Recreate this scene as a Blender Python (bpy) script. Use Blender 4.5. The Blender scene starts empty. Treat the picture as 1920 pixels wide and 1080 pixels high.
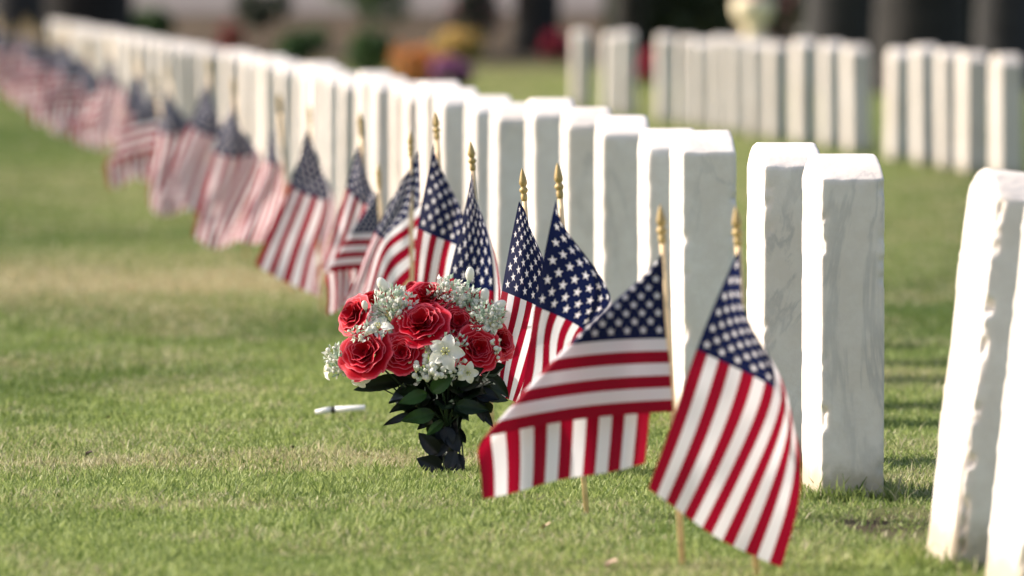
import bpy, bmesh, math, random
import numpy as np
from mathutils import Vector, Matrix, Euler, Quaternion
random.seed(7); rng = np.random.default_rng(11)
S = bpy.context.scene; COL = S.collection
R = math.radians

# ------------------------------------------------------------------ camera
F_PX = 16000.0; CAM_H = 0.90; PITCH = math.atan(555.0 / F_PX)
cd = bpy.data.cameras.new('camera'); cam = bpy.data.objects.new('camera', cd); COL.objects.link(cam)
cam.location = (0, 0, CAM_H); cam.rotation_euler = (R(90) - PITCH, 0, 0)
cd.sensor_width = 36; cd.lens = 300; cd.clip_start = 0.5; cd.clip_end = 3000
cd.dof.use_dof = True; cd.dof.focus_distance = 15.8; cd.dof.aperture_fstop = 5.8
S.camera = cam

# ------------------------------------------------------------------ world, sun, exposure
SUN_EL, SUN_OFF = R(33), R(14)          # elevation; degrees beyond straight left of the camera
w = bpy.data.worlds.new('World'); S.world = w; w.use_nodes = True
nt = w.node_tree; bg = nt.nodes['Background']
sky = nt.nodes.new('ShaderNodeTexSky'); sky.sky_type = 'NISHITA'; sky.sun_disc = False
sun_dir = Vector((-math.cos(SUN_EL) * math.cos(SUN_OFF), math.cos(SUN_EL) * math.sin(SUN_OFF), math.sin(SUN_EL)))
sky.sun_elevation = SUN_EL; sky.sun_rotation = math.atan2(sun_dir.x, sun_dir.y)
sky.air_density = 1.0; sky.dust_density = 2.5; sky.ozone_density = 0.7
wb = nt.nodes.new('ShaderNodeMix'); wb.data_type = 'RGBA'; wb.blend_type = 'MULTIPLY'; wb.inputs[0].default_value = 1
wb.inputs[7].default_value = (1.0, 0.90, 0.83, 1)      # the photograph's warm white balance
nt.links.new(sky.outputs[0], wb.inputs[6]); nt.links.new(wb.outputs[2], bg.inputs[0]); bg.inputs[1].default_value = 0.15
sl = bpy.data.lights.new('sun', 'SUN'); sl.energy = 3.7; sl.angle = R(0.5); sl.color = (1, 0.93, 0.83)
so = bpy.data.objects.new('sun', sl); COL.objects.link(so)
so.rotation_euler = sun_dir.to_track_quat('Z', 'Y').to_euler()
S.view_settings.view_transform = 'Standard'; S.view_settings.look = 'None'
S.view_settings.gamma = 1; S.view_settings.exposure = 0.88
S.cycles.use_denoising = True
S.cycles.max_bounces = 8; S.cycles.transmission_bounces = 4; S.cycles.transparent_max_bounces = 6
S.cycles.sample_clamp_indirect = 6

# ------------------------------------------------------------------ helpers
RC = np.array(cam.rotation_euler.to_matrix())
def ray(px, py):
    return RC @ np.array([(px - 960) / F_PX, -(py - 540) / F_PX, -1.0])
def P(px, py, Y):                       # point seen at that place of the photograph, at distance Y
    d = ray(px, py); k = Y / d[1]
    return np.array([d[0] * k, Y, CAM_H + d[2] * k])
def G(px, py):                          # point of the level ground seen there
    d = ray(px, py); k = -CAM_H / d[2]
    return np.array([d[0] * k, d[1] * k, 0.0])

def _hash(ix, iy, s):
    h = (ix.astype(np.int64) * 374761393 + iy.astype(np.int64) * 668265263 + s * 1274126177) & 0xffffffff
    h = ((h ^ (h >> 13)) * 1274126177) & 0xffffffff
    return ((h ^ (h >> 16)) & 0xffff) / 65535.0
def vnoise(x, y, s=0):
    x = np.asarray(x, float); y = np.asarray(y, float)
    ix, iy = np.floor(x), np.floor(y); fx, fy = x - ix, y - iy
    fx = fx * fx * (3 - 2 * fx); fy = fy * fy * (3 - 2 * fy)
    a = _hash(ix, iy, s); b = _hash(ix + 1, iy, s); c = _hash(ix, iy + 1, s); d = _hash(ix + 1, iy + 1, s)
    return (a * (1 - fx) + b * fx) * (1 - fy) + (c * (1 - fx) + d * fx) * fy
def fbm(x, y, s=0, o=3):
    r = 0; k = 0.5; t = 0
    for i in range(o):
        r = r + k * vnoise(x * 2**i, y * 2**i, s + i * 17); t += k; k *= .5
    return r / t

def zg(x, y):
    x = np.asarray(x, float); y = np.asarray(y, float)
    z = (fbm(x * .8, y * .5, 5) - .5) * 0.02 * np.clip((110 - y) / 40, 0, 1)
    return z + np.clip(y - 96, 0, None) * 0.020

def mesh_np(name, V, Fs, mat=None, uv=None, smooth=True, attrs=None):
    """V (n,3); Fs (m,k) array of equal sized faces, or list of lists; uv per vertex"""
    me = bpy.data.meshes.new(name); V = np.asarray(V, np.float32)
    me.vertices.add(len(V)); me.vertices.foreach_set('co', V.ravel())
    if isinstance(Fs, np.ndarray):
        m, k = Fs.shape; idx = Fs.ravel().astype(np.int32)
        starts = np.arange(0, m * k, k, dtype=np.int32)
    else:
        m = len(Fs); idx = np.array([i for f in Fs for i in f], np.int32)
        starts = np.cumsum([0] + [len(f) for f in Fs[:-1]]).astype(np.int32)
    me.loops.add(len(idx)); me.loops.foreach_set('vertex_index', idx)
    me.polygons.add(m); me.polygons.foreach_set('loop_start', starts)
    if smooth: me.polygons.foreach_set('use_smooth', np.ones(m, bool))
    me.update(calc_edges=True)
    if uv is not None:
        l = me.uv_layers.new(name='uv'); l.data.foreach_set('uv', np.asarray(uv, np.float32)[idx].ravel())
    for an, av in (attrs or {}).items():
        a = me.attributes.new(an, 'FLOAT', 'POINT'); a.data.foreach_set('value', np.asarray(av, np.float32))
    if mat: me.materials.append(mat)
    me.validate(); return me
def link(name, me, parent=None, loc=None):
    o = bpy.data.objects.new(name, me); COL.objects.link(o)
    if parent: o.parent = parent
    if loc is not None: o.location = loc
    return o
def tag(o, label=None, cat=None, group=None, kind=None):
    if label: o['label'] = label
    if cat: o['category'] = cat
    if group: o['group'] = group
    if kind: o['kind'] = kind
    return o
def empty(name, loc, label, cat, group=None):
    o = link(name, None, None, loc); o.empty_display_size = .05
    return tag(o, label, cat, group)

class MB:                               # collects pieces of one mesh
    def __init__(s): s.v = []; s.f = []; s.uv = []
    def add(s, V, Fs, uv=None):
        n = len(s.v); s.v += [tuple(p) for p in V]; s.f += [tuple(i + n for i in f) for f in Fs]
        s.uv += [tuple(q) for q in uv] if uv is not None else [(0, 0)] * len(V)
    def grid(s, Pt, UV=None):           # Pt[i][j] -> point
        a, b = Pt.shape[:2]
        Fs = [(i * b + j, i * b + j + 1, (i + 1) * b + j + 1, (i + 1) * b + j) for i in range(a - 1) for j in range(b - 1)]
        s.add(Pt.reshape(-1, 3), Fs, UV.reshape(-1, 2) if UV is not None else None)
    def lathe(s, prof, seg=16, M=None):
        V = []; n = len(prof)
        for r, z in prof:
            for k in range(seg):
                a = 2 * math.pi * k / seg; V.append(Vector((r * math.cos(a), r * math.sin(a), z)))
        if M is not None: V = [M @ v for v in V]
        Fs = [(i * seg + k, i * seg + (k + 1) % seg, (i + 1) * seg + (k + 1) % seg, (i + 1) * seg + k) for i in range(n - 1) for k in range(seg)]
        s.add(V, Fs, [(k / seg, prof[i][1]) for i in range(n) for k in range(seg)])
    def tube(s, pts, rad, seg=8):
        pts = [Vector(p) for p in pts]; n = len(pts)
        rad = rad if hasattr(rad, '__len__') else [rad] * n
        V = []; q = None; tp = None
        for i, p in enumerate(pts):
            t = (pts[min(i + 1, n - 1)] - pts[max(i - 1, 0)]).normalized()
            q = t.to_track_quat('Z', 'Y') if q is None else tp.rotation_difference(t) @ q
            tp = t
            for k in range(seg):
                a = 2 * math.pi * k / seg; V.append(p + q @ Vector((rad[i] * math.cos(a), rad[i] * math.sin(a), 0)))
        Fs = [(i * seg + k, i * seg + (k + 1) % seg, (i + 1) * seg + (k + 1) % seg, (i + 1) * seg + k) for i in range(n - 1) for k in range(seg)]
        Fs += [tuple(range(seg))[::-1], tuple((n - 1) * seg + k for k in range(seg))]
        s.add(V, Fs)
    def ball(s, c, r, seg=8, rings=6, axis=None, st=1.0):
        q = Vector(axis).to_track_quat('Z', 'Y').to_matrix().to_4x4() if axis is not None else Matrix()
        M = Matrix.Translation(c) @ q
        s.lathe([(r * math.sin(math.pi * i / rings) + 1e-5, -r * st * math.cos(math.pi * i / rings)) for i in range(rings + 1)], seg, M)
    def mesh(s, name, mat, smooth=True):
        return mesh_np(name, s.v, s.f, mat, s.uv, smooth)

# ------------------------------------------------------------------ materials
def new_mat(name):
    m = bpy.data.materials.new(name); m.use_nodes = True
    n = m.node_tree; n.nodes.clear(); out = n.nodes.new('ShaderNodeOutputMaterial')
    return m, n, out
class NB:                               # small node builder
    def __init__(s, nt): s.nt = nt
    def n(s, t, **k):
        nd = s.nt.nodes.new('ShaderNode' + t)
        for a, b in k.items():
            if hasattr(nd, a): setattr(nd, a, b)
            else: s.set(nd.inputs[a], b)
        return nd
    def set(s, inp, v):
        if hasattr(v, 'is_output') or isinstance(v, bpy.types.NodeSocket): s.nt.links.new(v, inp)
        else: inp.default_value = v
    def m(s, op, a, b=0.0, c=0.0):
        nd = s.nt.nodes.new('ShaderNodeMath'); nd.operation = op
        for i, v in enumerate((a, b, c)): s.set(nd.inputs[i], v)
        return nd.outputs[0]
    def mix(s, fac, a, b):
        nd = s.nt.nodes.new('ShaderNodeMix'); nd.data_type = 'RGBA'
        s.set(nd.inputs[0], fac); s.set(nd.inputs[6], a); s.set(nd.inputs[7], b); return nd.outputs[2]
    def ramp(s, fac, a, b, smooth=True):
        nd = s.nt.nodes.new('ShaderNodeMapRange'); nd.interpolation_type = 'SMOOTHSTEP' if smooth else 'LINEAR'
        s.set(nd.inputs[0], fac); nd.inputs[1].default_value = a; nd.inputs[2].default_value = b; return nd.outputs[0]
    def noise(s, vec, scale, detail=3, rough=.5, dist=0):
        nd = s.nt.nodes.new('ShaderNodeTexNoise'); s.set(nd.inputs['Vector'], vec)
        nd.inputs['Scale'].default_value = scale; nd.inputs['Detail'].default_value = detail
        nd.inputs['Roughness'].default_value = rough; nd.inputs['Distortion'].default_value = dist; return nd
    def bump(s, h, strength, dist=.002):
        nd = s.nt.nodes.new('ShaderNodeBump'); s.set(nd.inputs['Height'], h)
        nd.inputs['Strength'].default_value = strength; nd.inputs['Distance'].default_value = dist; return nd.outputs[0]
def C4(r, g, b): return (r, g, b, 1)
def simple(name, col, rough=.6, metal=0, var=.15, nscale=30, spec=.5, transl=0, bump=0, bscale=60):
    m, nt, out = new_mat(name); b = NB(nt)
    tc = b.n('TexCoord').outputs['Object']
    nz = b.noise(tc, nscale, 4)
    f = b.ramp(nz.outputs[0], .3, .7)
    c = b.mix(f, C4(*[x * (1 - var) for x in col]), C4(*[min(1, x * (1 + var)) for x in col]))
    p = b.n('BsdfPrincipled'); b.set(p.inputs['Base Color'], c); p.inputs['Roughness'].default_value = rough
    p.inputs['Metallic'].default_value = metal; p.inputs['Specular IOR Level'].default_value = spec
    if bump: b.set(p.inputs['Normal'], b.bump(b.noise(tc, bscale, 4).outputs[0], bump))
    if transl:
        t = b.n('BsdfTranslucent'); b.set(t.inputs[0], c); mx = b.n('MixShader'); mx.inputs[0].default_value = transl
        nt.links.new(p.outputs[0], mx.inputs[1]); nt.links.new(t.outputs[0], mx.inputs[2]); nt.links.new(mx.outputs[0], out.inputs[0])
    else: nt.links.new(p.outputs[0], out.inputs[0])
    return m

def flag_material():
    m, nt, out = new_mat('flag_cloth'); b = NB(nt)
    uv = b.n('UVMap', uv_map='uv'); sp = b.n('SeparateXYZ'); nt.links.new(uv.outputs[0], sp.inputs[0])
    u, v = sp.outputs[0], sp.outputs[1]
    red = b.m('LESS_THAN', b.m('MODULO', b.m('FLOOR', b.m('MULTIPLY', v, 13.0)), 2.0), .5)
    canton = b.m('MULTIPLY', b.m('LESS_THAN', u, CU), b.m('LESS_THAN', v, 7 / 13))
    U = b.m('MULTIPLY', u, 12 / CU); V = b.m('MULTIPLY', v, 10 * 13 / 7)
    def star(x, y):
        RR = 0.56; ri = RR * .39; ix, iy = ri * math.cos(R(36)), ri * math.sin(R(36))
        r = b.m('SQRT', b.m('ADD', b.m('MULTIPLY', x, x), b.m('MULTIPLY', y, y)))
        phi = b.m('ARCTAN2', x, b.m('MULTIPLY', y, -1.0))
        a = b.m('ABSOLUTE', b.m('SUBTRACT', b.m('FLOORED_MODULO', b.m('ADD', phi, R(36)), R(72)), R(36)))
        px_, py_ = b.m('MULTIPLY', r, b.m('COSINE', a)), b.m('MULTIPLY', r, b.m('SINE', a))
        cr = b.m('SUBTRACT', b.m('MULTIPLY', py_, ix - RR), b.m('MULTIPLY', b.m('SUBTRACT', px_, RR), iy))
        return b.m('GREATER_THAN', cr, 0.0)
    sA = star(b.m('SUBTRACT', b.m('FLOORED_MODULO', U, 2.0), 1.0), b.m('SUBTRACT', b.m('FLOORED_MODULO', V, 2.0), 1.0))
    sB = star(b.m('SUBTRACT', b.m('FLOORED_MODULO', b.m('ADD', U, 1.0), 2.0), 1.0), b.m('SUBTRACT', b.m('FLOORED_MODULO', b.m('ADD', V, 1.0), 2.0), 1.0))
    inB = b.m('MULTIPLY', b.m('LESS_THAN', b.m('ABSOLUTE', b.m('SUBTRACT', U, 6.0)), 5.0), b.m('LESS_THAN', b.m('ABSOLUTE', b.m('SUBTRACT', V, 5.0)), 4.0))
    st = b.m('MAXIMUM', sA, b.m('MULTIPLY', sB, inB))
    RED, WH, BL = C4(.30, .003, .022), C4(.80, .79, .84), C4(.006, .011, .058)
    c = b.mix(canton, b.mix(red, WH, RED), b.mix(st, BL, WH))
    hs = b.n('HueSaturation'); b.set(hs.inputs['Color'], c)
    oi = b.n('ObjectInfo'); b.set(hs.inputs['Value'], b.m('MULTIPLY_ADD', oi.outputs['Random'], .12, .92))
    tc = b.n('TexCoord').outputs['Object']
    bp = b.bump(b.noise(tc, 22, 3, .55, .6).outputs[0], .35, .006)
    p = b.n('BsdfPrincipled'); b.set(p.inputs['Base Color'], hs.outputs[0]); p.inputs['Roughness'].default_value = .75
    p.inputs['Specular IOR Level'].default_value = .25; b.set(p.inputs['Normal'], bp)
    t = b.n('BsdfTranslucent'); b.set(t.inputs[0], hs.outputs[0]); mx = b.n('MixShader'); mx.inputs[0].default_value = .46
    nt.links.new(p.outputs[0], mx.inputs[1]); nt.links.new(t.outputs[0], mx.inputs[2]); nt.links.new(mx.outputs[0], out.inputs[0])
    return m
CU = 0.42
M_FLAG = flag_material()
M_POLE = simple('pale_wood', (.84, .61, .35), .6, var=.2, nscale=40)
M_GOLD = simple('gold_plastic', (.42, .30, .12), .52, .25, var=.15)

def marble_material(name='white_marble', k=1.0):
    m, nt, out = new_mat(name); b = NB(nt)
    tc = b.n('TexCoord').outputs['Object']; oi = b.n('ObjectInfo')
    off = b.n('VectorMath', operation='ADD'); nt.links.new(tc, off.inputs[0])
    cmb = b.n('CombineXYZ'); r = oi.outputs['Random']
    b.set(cmb.inputs[0], b.m('MULTIPLY', r, 37.0)); b.set(cmb.inputs[1], b.m('MULTIPLY', r, 71.0)); b.set(cmb.inputs[2], b.m('MULTIPLY', r, 13.0))
    nt.links.new(cmb.outputs[0], off.inputs[1]); vec = off.outputs[0]
    mp = b.n('Mapping'); nt.links.new(vec, mp.inputs[0]); mp.inputs['Rotation'].default_value = (.5, .25, .3); mp.inputs['Scale'].default_value = (1.2, 1.5, .55)
    n1 = b.noise(mp.outputs[0], 3.0, 7, .60, .9).outputs[0]
    vein = b.ramp(b.m('ABSOLUTE', b.m('SUBTRACT', n1, .5)), .034, 0.0)
    n1b = b.noise(mp.outputs[0], 9, 6, .65, .8).outputs[0]
    vein2 = b.ramp(b.m('ABSOLUTE', b.m('SUBTRACT', n1b, .52)), .02, 0.0)
    patch = b.ramp(b.noise(vec, 3.2, 3, .5).outputs[0], .35, .72)
    mott = b.noise(vec, 26, 5, .65).outputs[0]
    c = b.mix(b.ramp(mott, .35, .7), C4(.74, .685, .645), C4(.82, .775, .74))
    c = b.mix(b.m('MULTIPLY', patch, .5), c, C4(.65, .56, .47))
    c = b.mix(b.m('MULTIPLY', b.m('MULTIPLY', vein, patch), .45), c, C4(.33, .33, .34))
    c = b.mix(b.m('MULTIPLY', vein2, .03), c, C4(.38, .38, .38))
    sp = b.n('SeparateXYZ'); nt.links.new(tc, sp.inputs[0])
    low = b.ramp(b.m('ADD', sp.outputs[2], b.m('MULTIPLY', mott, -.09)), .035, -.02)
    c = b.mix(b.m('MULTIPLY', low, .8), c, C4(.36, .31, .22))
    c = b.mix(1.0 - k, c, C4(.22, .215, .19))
    p = b.n('BsdfPrincipled'); b.set(p.inputs['Base Color'], c); p.inputs['Roughness'].default_value = .7
    p.inputs['Specular IOR Level'].default_value = .3
    h = b.m('ADD', b.noise(vec, 90, 5, .7).outputs[0], b.noise(vec, 20, 3, .6).outputs[0])
    b.set(p.inputs['Normal'], b.bump(h, .35, .003))
    nt.links.new(p.outputs[0], out.inputs[0]); return m
M_STONE = marble_material(); M_STONE2 = marble_material('darker_marble', .62); M_STONE3 = marble_material('greyed_marble', .80)  # same marble blended by degrees towards a darker grey

def turf_material(name, blade):
    m, nt, out = new_mat(name); b = NB(nt)
    def at(n): return b.n('Attribute', attribute_name=n).outputs['Fac']
    dry, dark, soil = at('dry'), at('dark'), at('soil')
    tc = b.n('TexCoord').outputs['Object']
    if blade:
        var = at('var')
        g = b.mix(b.ramp(var, 0, 1, False), C4(.115, .182, .035), C4(.37, .435, .15))
        d = b.mix(b.ramp(var, 0, 1, False), C4(.32, .30, .15), C4(.58, .53, .36))
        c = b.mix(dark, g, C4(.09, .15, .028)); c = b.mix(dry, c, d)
    else:
        n = b.noise(tc, 60, 4, .7).outputs[0]
        g = b.mix(b.ramp(n, .3, .7), C4(.10, .145, .035), C4(.20, .24, .075))
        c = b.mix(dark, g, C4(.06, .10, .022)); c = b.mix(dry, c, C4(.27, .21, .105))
    c = b.mix(soil, c, b.mix(b.ramp(b.noise(tc, 1.2, 4, .6).outputs[0], .35, .65), C4(.05, .036, .022), C4(.12, .088, .058)))
    p = b.n('BsdfPrincipled'); b.set(p.inputs['Base Color'], c); p.inputs['Roughness'].default_value = .6 if blade else .95
    p.inputs['Specular IOR Level'].default_value = .35 if blade else .1
    if blade:
        t = b.n('BsdfTranslucent'); b.set(t.inputs[0], c); mx = b.n('MixShader'); mx.inputs[0].default_value = .4
        nt.links.new(p.outputs[0], mx.inputs[1]); nt.links.new(t.outputs[0], mx.inputs[2]); nt.links.new(mx.outputs[0], out.inputs[0])
    else:
        b.set(p.inputs['Normal'], b.bump(b.noise(tc, 45, 4, .7).outputs[0], .8, .02)); nt.links.new(p.outputs[0], out.inputs[0])
    return m
M_BLADE, M_GROUND = turf_material('grass_blades', True), turf_material('turf_soil', False)

# ------------------------------------------------------------------ ground
def gauss(px, py, x, y, sx, sy):        # patch centred where the photograph shows it, extents in metres
    c = G(px, py); return np.exp(-(((x - c[0]) / sx) ** 2 + ((y - c[1]) / sy) ** 2))
def fields(x, y):
    s = 1 + np.clip(y - 25, 0, None) / 25
    n1 = fbm(x * 1.1 / s, y * .55 / s, 3, 4); n2 = fbm(x * .7 / s + 9, y * .35 / s, 41, 3); n3 = fbm(x * 6, y * 2.5, 71, 3)
    dry = np.clip((n1 - .50) * 1.5, 0, .25) + np.clip((n3 - .5) * 2.2, 0, .5) * .7
    soil0 = 1.4 * gauss(1695, 985, x, y, .10, .45) * (n3 > .33) + .8 * gauss(1650, 950, x, y, .05, .15) * (n3 > .45)
    x = x + (fbm(x * 3, y * 1.2, 101, 3) - .5) * .5; y = y + (fbm(x * 2.5, y * 2, 131, 3) - .5) * 1.1
    dry += .8 * gauss(60, 522, x, y, 1.8, 2.2) + .5 * gauss(560, 530, x, y, .8, 1.1)
    dry += .6 * gauss(480, 868, x, y, .42, .28) + .5 * gauss(90, 868, x, y, .15, .2) + .65 * gauss(800, 870, x, y, .2, .3)
    dry += .2 * gauss(300, 945, x, y, .5, .25) + .4 * gauss(1720, 720, x, y, .6, .5) + .25 * gauss(200, 350, x, y, 3, 4)
    dry += .5 * gauss(1600, 930, x, y, .25, .12)
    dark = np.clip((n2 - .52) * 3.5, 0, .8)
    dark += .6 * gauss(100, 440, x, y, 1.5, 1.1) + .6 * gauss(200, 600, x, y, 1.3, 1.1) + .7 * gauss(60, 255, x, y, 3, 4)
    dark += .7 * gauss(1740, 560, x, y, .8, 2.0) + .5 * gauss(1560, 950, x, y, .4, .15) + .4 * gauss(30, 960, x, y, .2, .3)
    soil = soil0 + np.clip((y - 94 + 6 * (n1 - .5)) / 8, 0, 1) * (x < 4.5)
    soil = soil + np.clip((y - 72) / 8, 0, 1) * (x >= 4.5)
    return np.clip(dry, 0, 1), np.clip(dark, 0, 1), np.clip(soil, 0, 1)
xs = np.sinh(np.linspace(-4.6, 4.6, 181)) * 6.0; ys = np.concatenate([np.linspace(-40, 11, 18), np.geomspace(12, 1500, 420)])
X, Y = np.meshgrid(xs, ys, indexing='ij')
Z = zg(X, np.minimum(Y, 220)); Z = np.where(Y < 10, 0, Z)
a, b_ = X.shape; I = np.arange(a * b_).reshape(a, b_)
Fq = np.stack([I[:-1, :-1], I[1:, :-1], I[1:, 1:], I[:-1, 1:]], -1).reshape(-1, 4)
dr, dk, sl_ = fields(X.ravel(), Y.ravel())
gr = link('ground', mesh_np('ground', np.stack([X.ravel(), Y.ravel(), Z.ravel()], 1), Fq, M_GROUND, attrs={'dry': dr, 'dark': dk, 'soil': sl_}))
gr['kind'] = 'structure'

# pale path across the slope behind the cemetery
M_PATH = simple('path_gravel', (.11, .09, .082), .9, var=.15, nscale=2)
px_ = np.linspace(-60, 60, 61); Vp = []
for x in px_:
    for yy in (124 + 1.5 * math.sin(x * .09), 150 + 1.5 * math.sin(x * .09)): Vp.append((x, yy, float(zg(x, yy)) + .03))
Fp = [(2 * i, 2 * i + 2, 2 * i + 3, 2 * i + 1) for i in range(60)]
link('path', mesh_np('path', Vp, Fp, M_PATH))['kind'] = 'structure'

# ------------------------------------------------------------------ headstones
ROW_DIR = np.array([-1190 / F_PX, 1, 0]); ROW_DIR /= np.linalg.norm(ROW_DIR)
ROW_ANG = math.atan2(ROW_DIR[1], ROW_DIR[0])          # local x of a stone runs along the row, away
W_, T_, H_ = .33, .112, .61
def stone_mesh(name, step, seed, w=W_, t=T_, h=H_, rough=1.0):
    bm = bmesh.new()
    nx, ny, nz = max(4, round(w / step)), max(3, round(t / step)), max(6, round((h + .06) / step))
    def c(n):                                          # cells denser near the edges
        q = np.linspace(-1, 1, n + 1); return np.sign(q) * (1 - (1 - np.abs(q)) ** 1.35)
    cx, cy = c(nx), c(ny); cz = np.linspace(-1, 1, nz + 1); cz = np.where(cz > .9, .9 + (cz - .9), cz)
    def face(A, B, f):
        vs = [[bm.verts.new(f(p, q)) for q in B] for p in A]
        for i in range(len(A) - 1):
            for j in range(len(B) - 1): bm.faces.new((vs[i][j], vs[i + 1][j], vs[i + 1][j + 1], vs[i][j + 1]))
    for s in (-1, 1):
        face(cx if s < 0 else cx[::-1], cz, lambda p, q: (p, s, q))
        face(cy if s > 0 else cy[::-1], cz, lambda p, q: (s, p, q))
    face(cx, cy, lambda p, q: (p, q, 1))
    bmesh.ops.remove_doubles(bm, verts=bm.verts, dist=1e-5)
    V = np.array([v.co for v in bm.verts])
    r = .004; hw, ht = w / 2, t / 2
    RA = (hw * hw + .043 ** 2) / (2 * .043)
    x = V[:, 0] * hw; y = V[:, 1] * ht; zt = (V[:, 2] + 1) / 2
    zn = zt * (h + .06) - .06
    # rounded box
    ix = np.clip(x, -hw + r, hw - r); iy = np.clip(y, -ht + r, ht - r); iz = np.minimum(zn, h - r)
    D = np.stack([x - ix, y - iy, zn - iz], 1); L = np.linalg.norm(D, axis=1, keepdims=True); L[L == 0] = 1
    N = D / L; base = np.stack([ix, iy, iz], 1); Pn = base + N * r
    arch = (RA - np.sqrt(np.clip(RA * RA - Pn[:, 0] ** 2, 0, None)))
    Pn[:, 2] -= arch * np.clip(zt * 1.0, 0, 1) ** 1
    # wear: edges nibbled away, faces slightly uneven
    nedge = (np.abs(D) > 1e-6).sum(1) >= 2
    k = seed * 31
    ch = fbm(Pn[:, 2] * 38 + 3 * V[:, 0], Pn[:, 0] * 30 + Pn[:, 1] * 40, k, 3)
    nearx = np.clip(1 - (hw - np.abs(Pn[:, 0])) / .014, 0, 1); neary = np.clip(1 - (ht - np.abs(Pn[:, 1])) / .014, 0, 1)
    nearz = np.clip(1 - (h - arch - Pn[:, 2]) / .014, 0, 1)
    e = np.maximum.reduce([nearx * neary, nearx * nearz * .3, neary * nearz * .3])
    am = (np.clip(ch - .56, 0, None) * .05 * e * rough)
    if rough > 2: am = am * .6 + np.clip(fbm(Pn[:, 2] * 45, Pn[:, 1] * 12, k + 3, 4) - .46, 0, .3) * .05 * e
    cen = np.stack([np.clip(Pn[:, 0], -hw + .03, hw - .03), np.clip(Pn[:, 1], -ht + .03, ht - .03), np.minimum(Pn[:, 2], h - .08)], 1)
    dd = cen - Pn; dl = np.linalg.norm(dd, axis=1, keepdims=True); dl[dl == 0] = 1
    Pn += dd / dl * am[:, None]
    un = (fbm(Pn[:, 2] * 9, Pn[:, 0] * 9 + Pn[:, 1] * 9 + 50, k + 5, 3) - .5) * .0015 * rough
    Pn += -dd / dl * un[:, None]
    for v, q in zip(bm.verts, Pn): v.co = q
    me = bpy.data.meshes.new(name); bmesh.ops.recalc_face_normals(bm, faces=bm.faces); bm.to_mesh(me); bm.free()
    me.polygons.foreach_set('use_smooth', np.ones(len(me.polygons), bool)); me.materials.append(M_STONE); return me
mid = [stone_mesh('headstone_worn', .016, 20 + i, rough=.7, h=H_ + (i - 1) * .008) for i in range(4)]
mid_dark = []  # darker copies for the back row and the stones beyond the gap
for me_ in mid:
    c_ = me_.copy(); c_.materials[0] = M_STONE2; mid_dark.append(c_)
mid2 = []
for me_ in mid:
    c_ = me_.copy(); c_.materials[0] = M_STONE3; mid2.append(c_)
ORD = 'first second third fourth fifth sixth seventh eighth ninth tenth eleventh twelfth thirteenth fourteenth fifteenth sixteenth seventeenth eighteenth nineteenth twentieth'.split()
def ordw(n):
    if n <= 20: return ORD[n - 1]
    t = {2: 'twenty', 3: 'thirty', 4: 'forty', 5: 'fifty', 6: 'sixty'}[n // 10 if n % 10 else n // 10]
    return (t + '-' + ORD[n % 10 - 1]) if n % 10 else t[:-1] + 'ieth'
bases = []
def put_stone(corner, me, label, group, rot=0., lean=0., tilt=0., dz=0.):
    """corner = near left base corner"""
    th = ROW_ANG + rot
    ax = np.array([math.cos(th), math.sin(th), 0]); ay = np.array([-math.sin(th), math.cos(th), 0])
    c = np.array(corner) + ax * W_ / 2 - ay * T_ / 2
    o = link('headstone', me, None, (c[0], c[1], float(zg(c[0], c[1])) + dz))
    o.rotation_euler = Euler((lean, tilt, th), 'XYZ')
    tag(o, label, 'headstone', group); bases.append((c[0], c[1], th)); return o
def row_at(px, slope):                                  # base corner of a row at that column of the photograph
    return G(px, -15 + slope * (px + 230))
G1, G2 = 'headstones in the front row', 'headstones in the back row'
near = [(1905, .5395, 'leaning white headstone cut off by the right edge of the photo, nearest of all', R(1), R(6.2), 0),
        (1790, .5395, 'pale leaning headstone with chipped edge and rounded top, near the right edge', R(.9), R(6.6), 0),
        (1540, .5395, 'upright white headstone with fully visible veined grey side, right behind the largest flag', 0, 0, 0),
        (1431, .5395, 'white headstone just left of and behind the fully visible veined one', 0, R(.2), 0),
        (1283, .5395, 'white headstone with wide blotchy grey side between the two nearest flag tips', R(-.5), R(-.4), 0)]
for i, (px, sl0, lab, rot, lean, tilt) in enumerate(near):
    put_stone(row_at(px, sl0), stone_mesh('headstone_worn', .0065 if i in (1, 2) else .009, 3 + i, rough=2.2 if i < 2 else .9), lab, G1, rot, lean, tilt, .012 if i < 2 else 0)
for k, px in enumerate([1217, 1129, 1063, 1002, 929]):
    put_stone(row_at(px, .5395), mid[k % 4], f'white headstone in the sharp part of the front row, {ordw(k + 1)} beyond the blotchy sided one', G1,
              R(random.uniform(-1.8, .3)), R(random.uniform(-.5, .5)), R(random.uniform(-.4, .4)))
d = 24.3; k = 0; K = 15400 * 1735 / 1000.
c0 = row_at(929, .5395); pos = c0.copy(); n_before = 0; n_after = 0
while True:
    pos = pos + ROW_DIR * random.uniform(.86, .98)
    if pos[1] > 84: break
    sx = 960 + F_PX * pos[0] / pos[1]
    if 388 < sx < 412: continue
    lat = np.array([ROW_DIR[1], -ROW_DIR[0], 0]) * random.uniform(-.02, .02)
    if sx >= 412: n_before += 1; lab = f'blurred white headstone in the middle of the front row, {ordw(n_before)} after the sharp ones'
    else: n_after += 1; lab = f'very blurred far headstone of the front row, {ordw(n_after)} beyond the gap in it'
    put_stone(pos + lat, ((mid if n_before < 5 else mid2) if n_after == 0 else mid_dark)[(n_before + n_after) % 4], lab, G1, R(random.uniform(-2.6, 1.2)), R(random.uniform(-.8, .8)), R(random.uniform(-.7, .7)))
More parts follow.
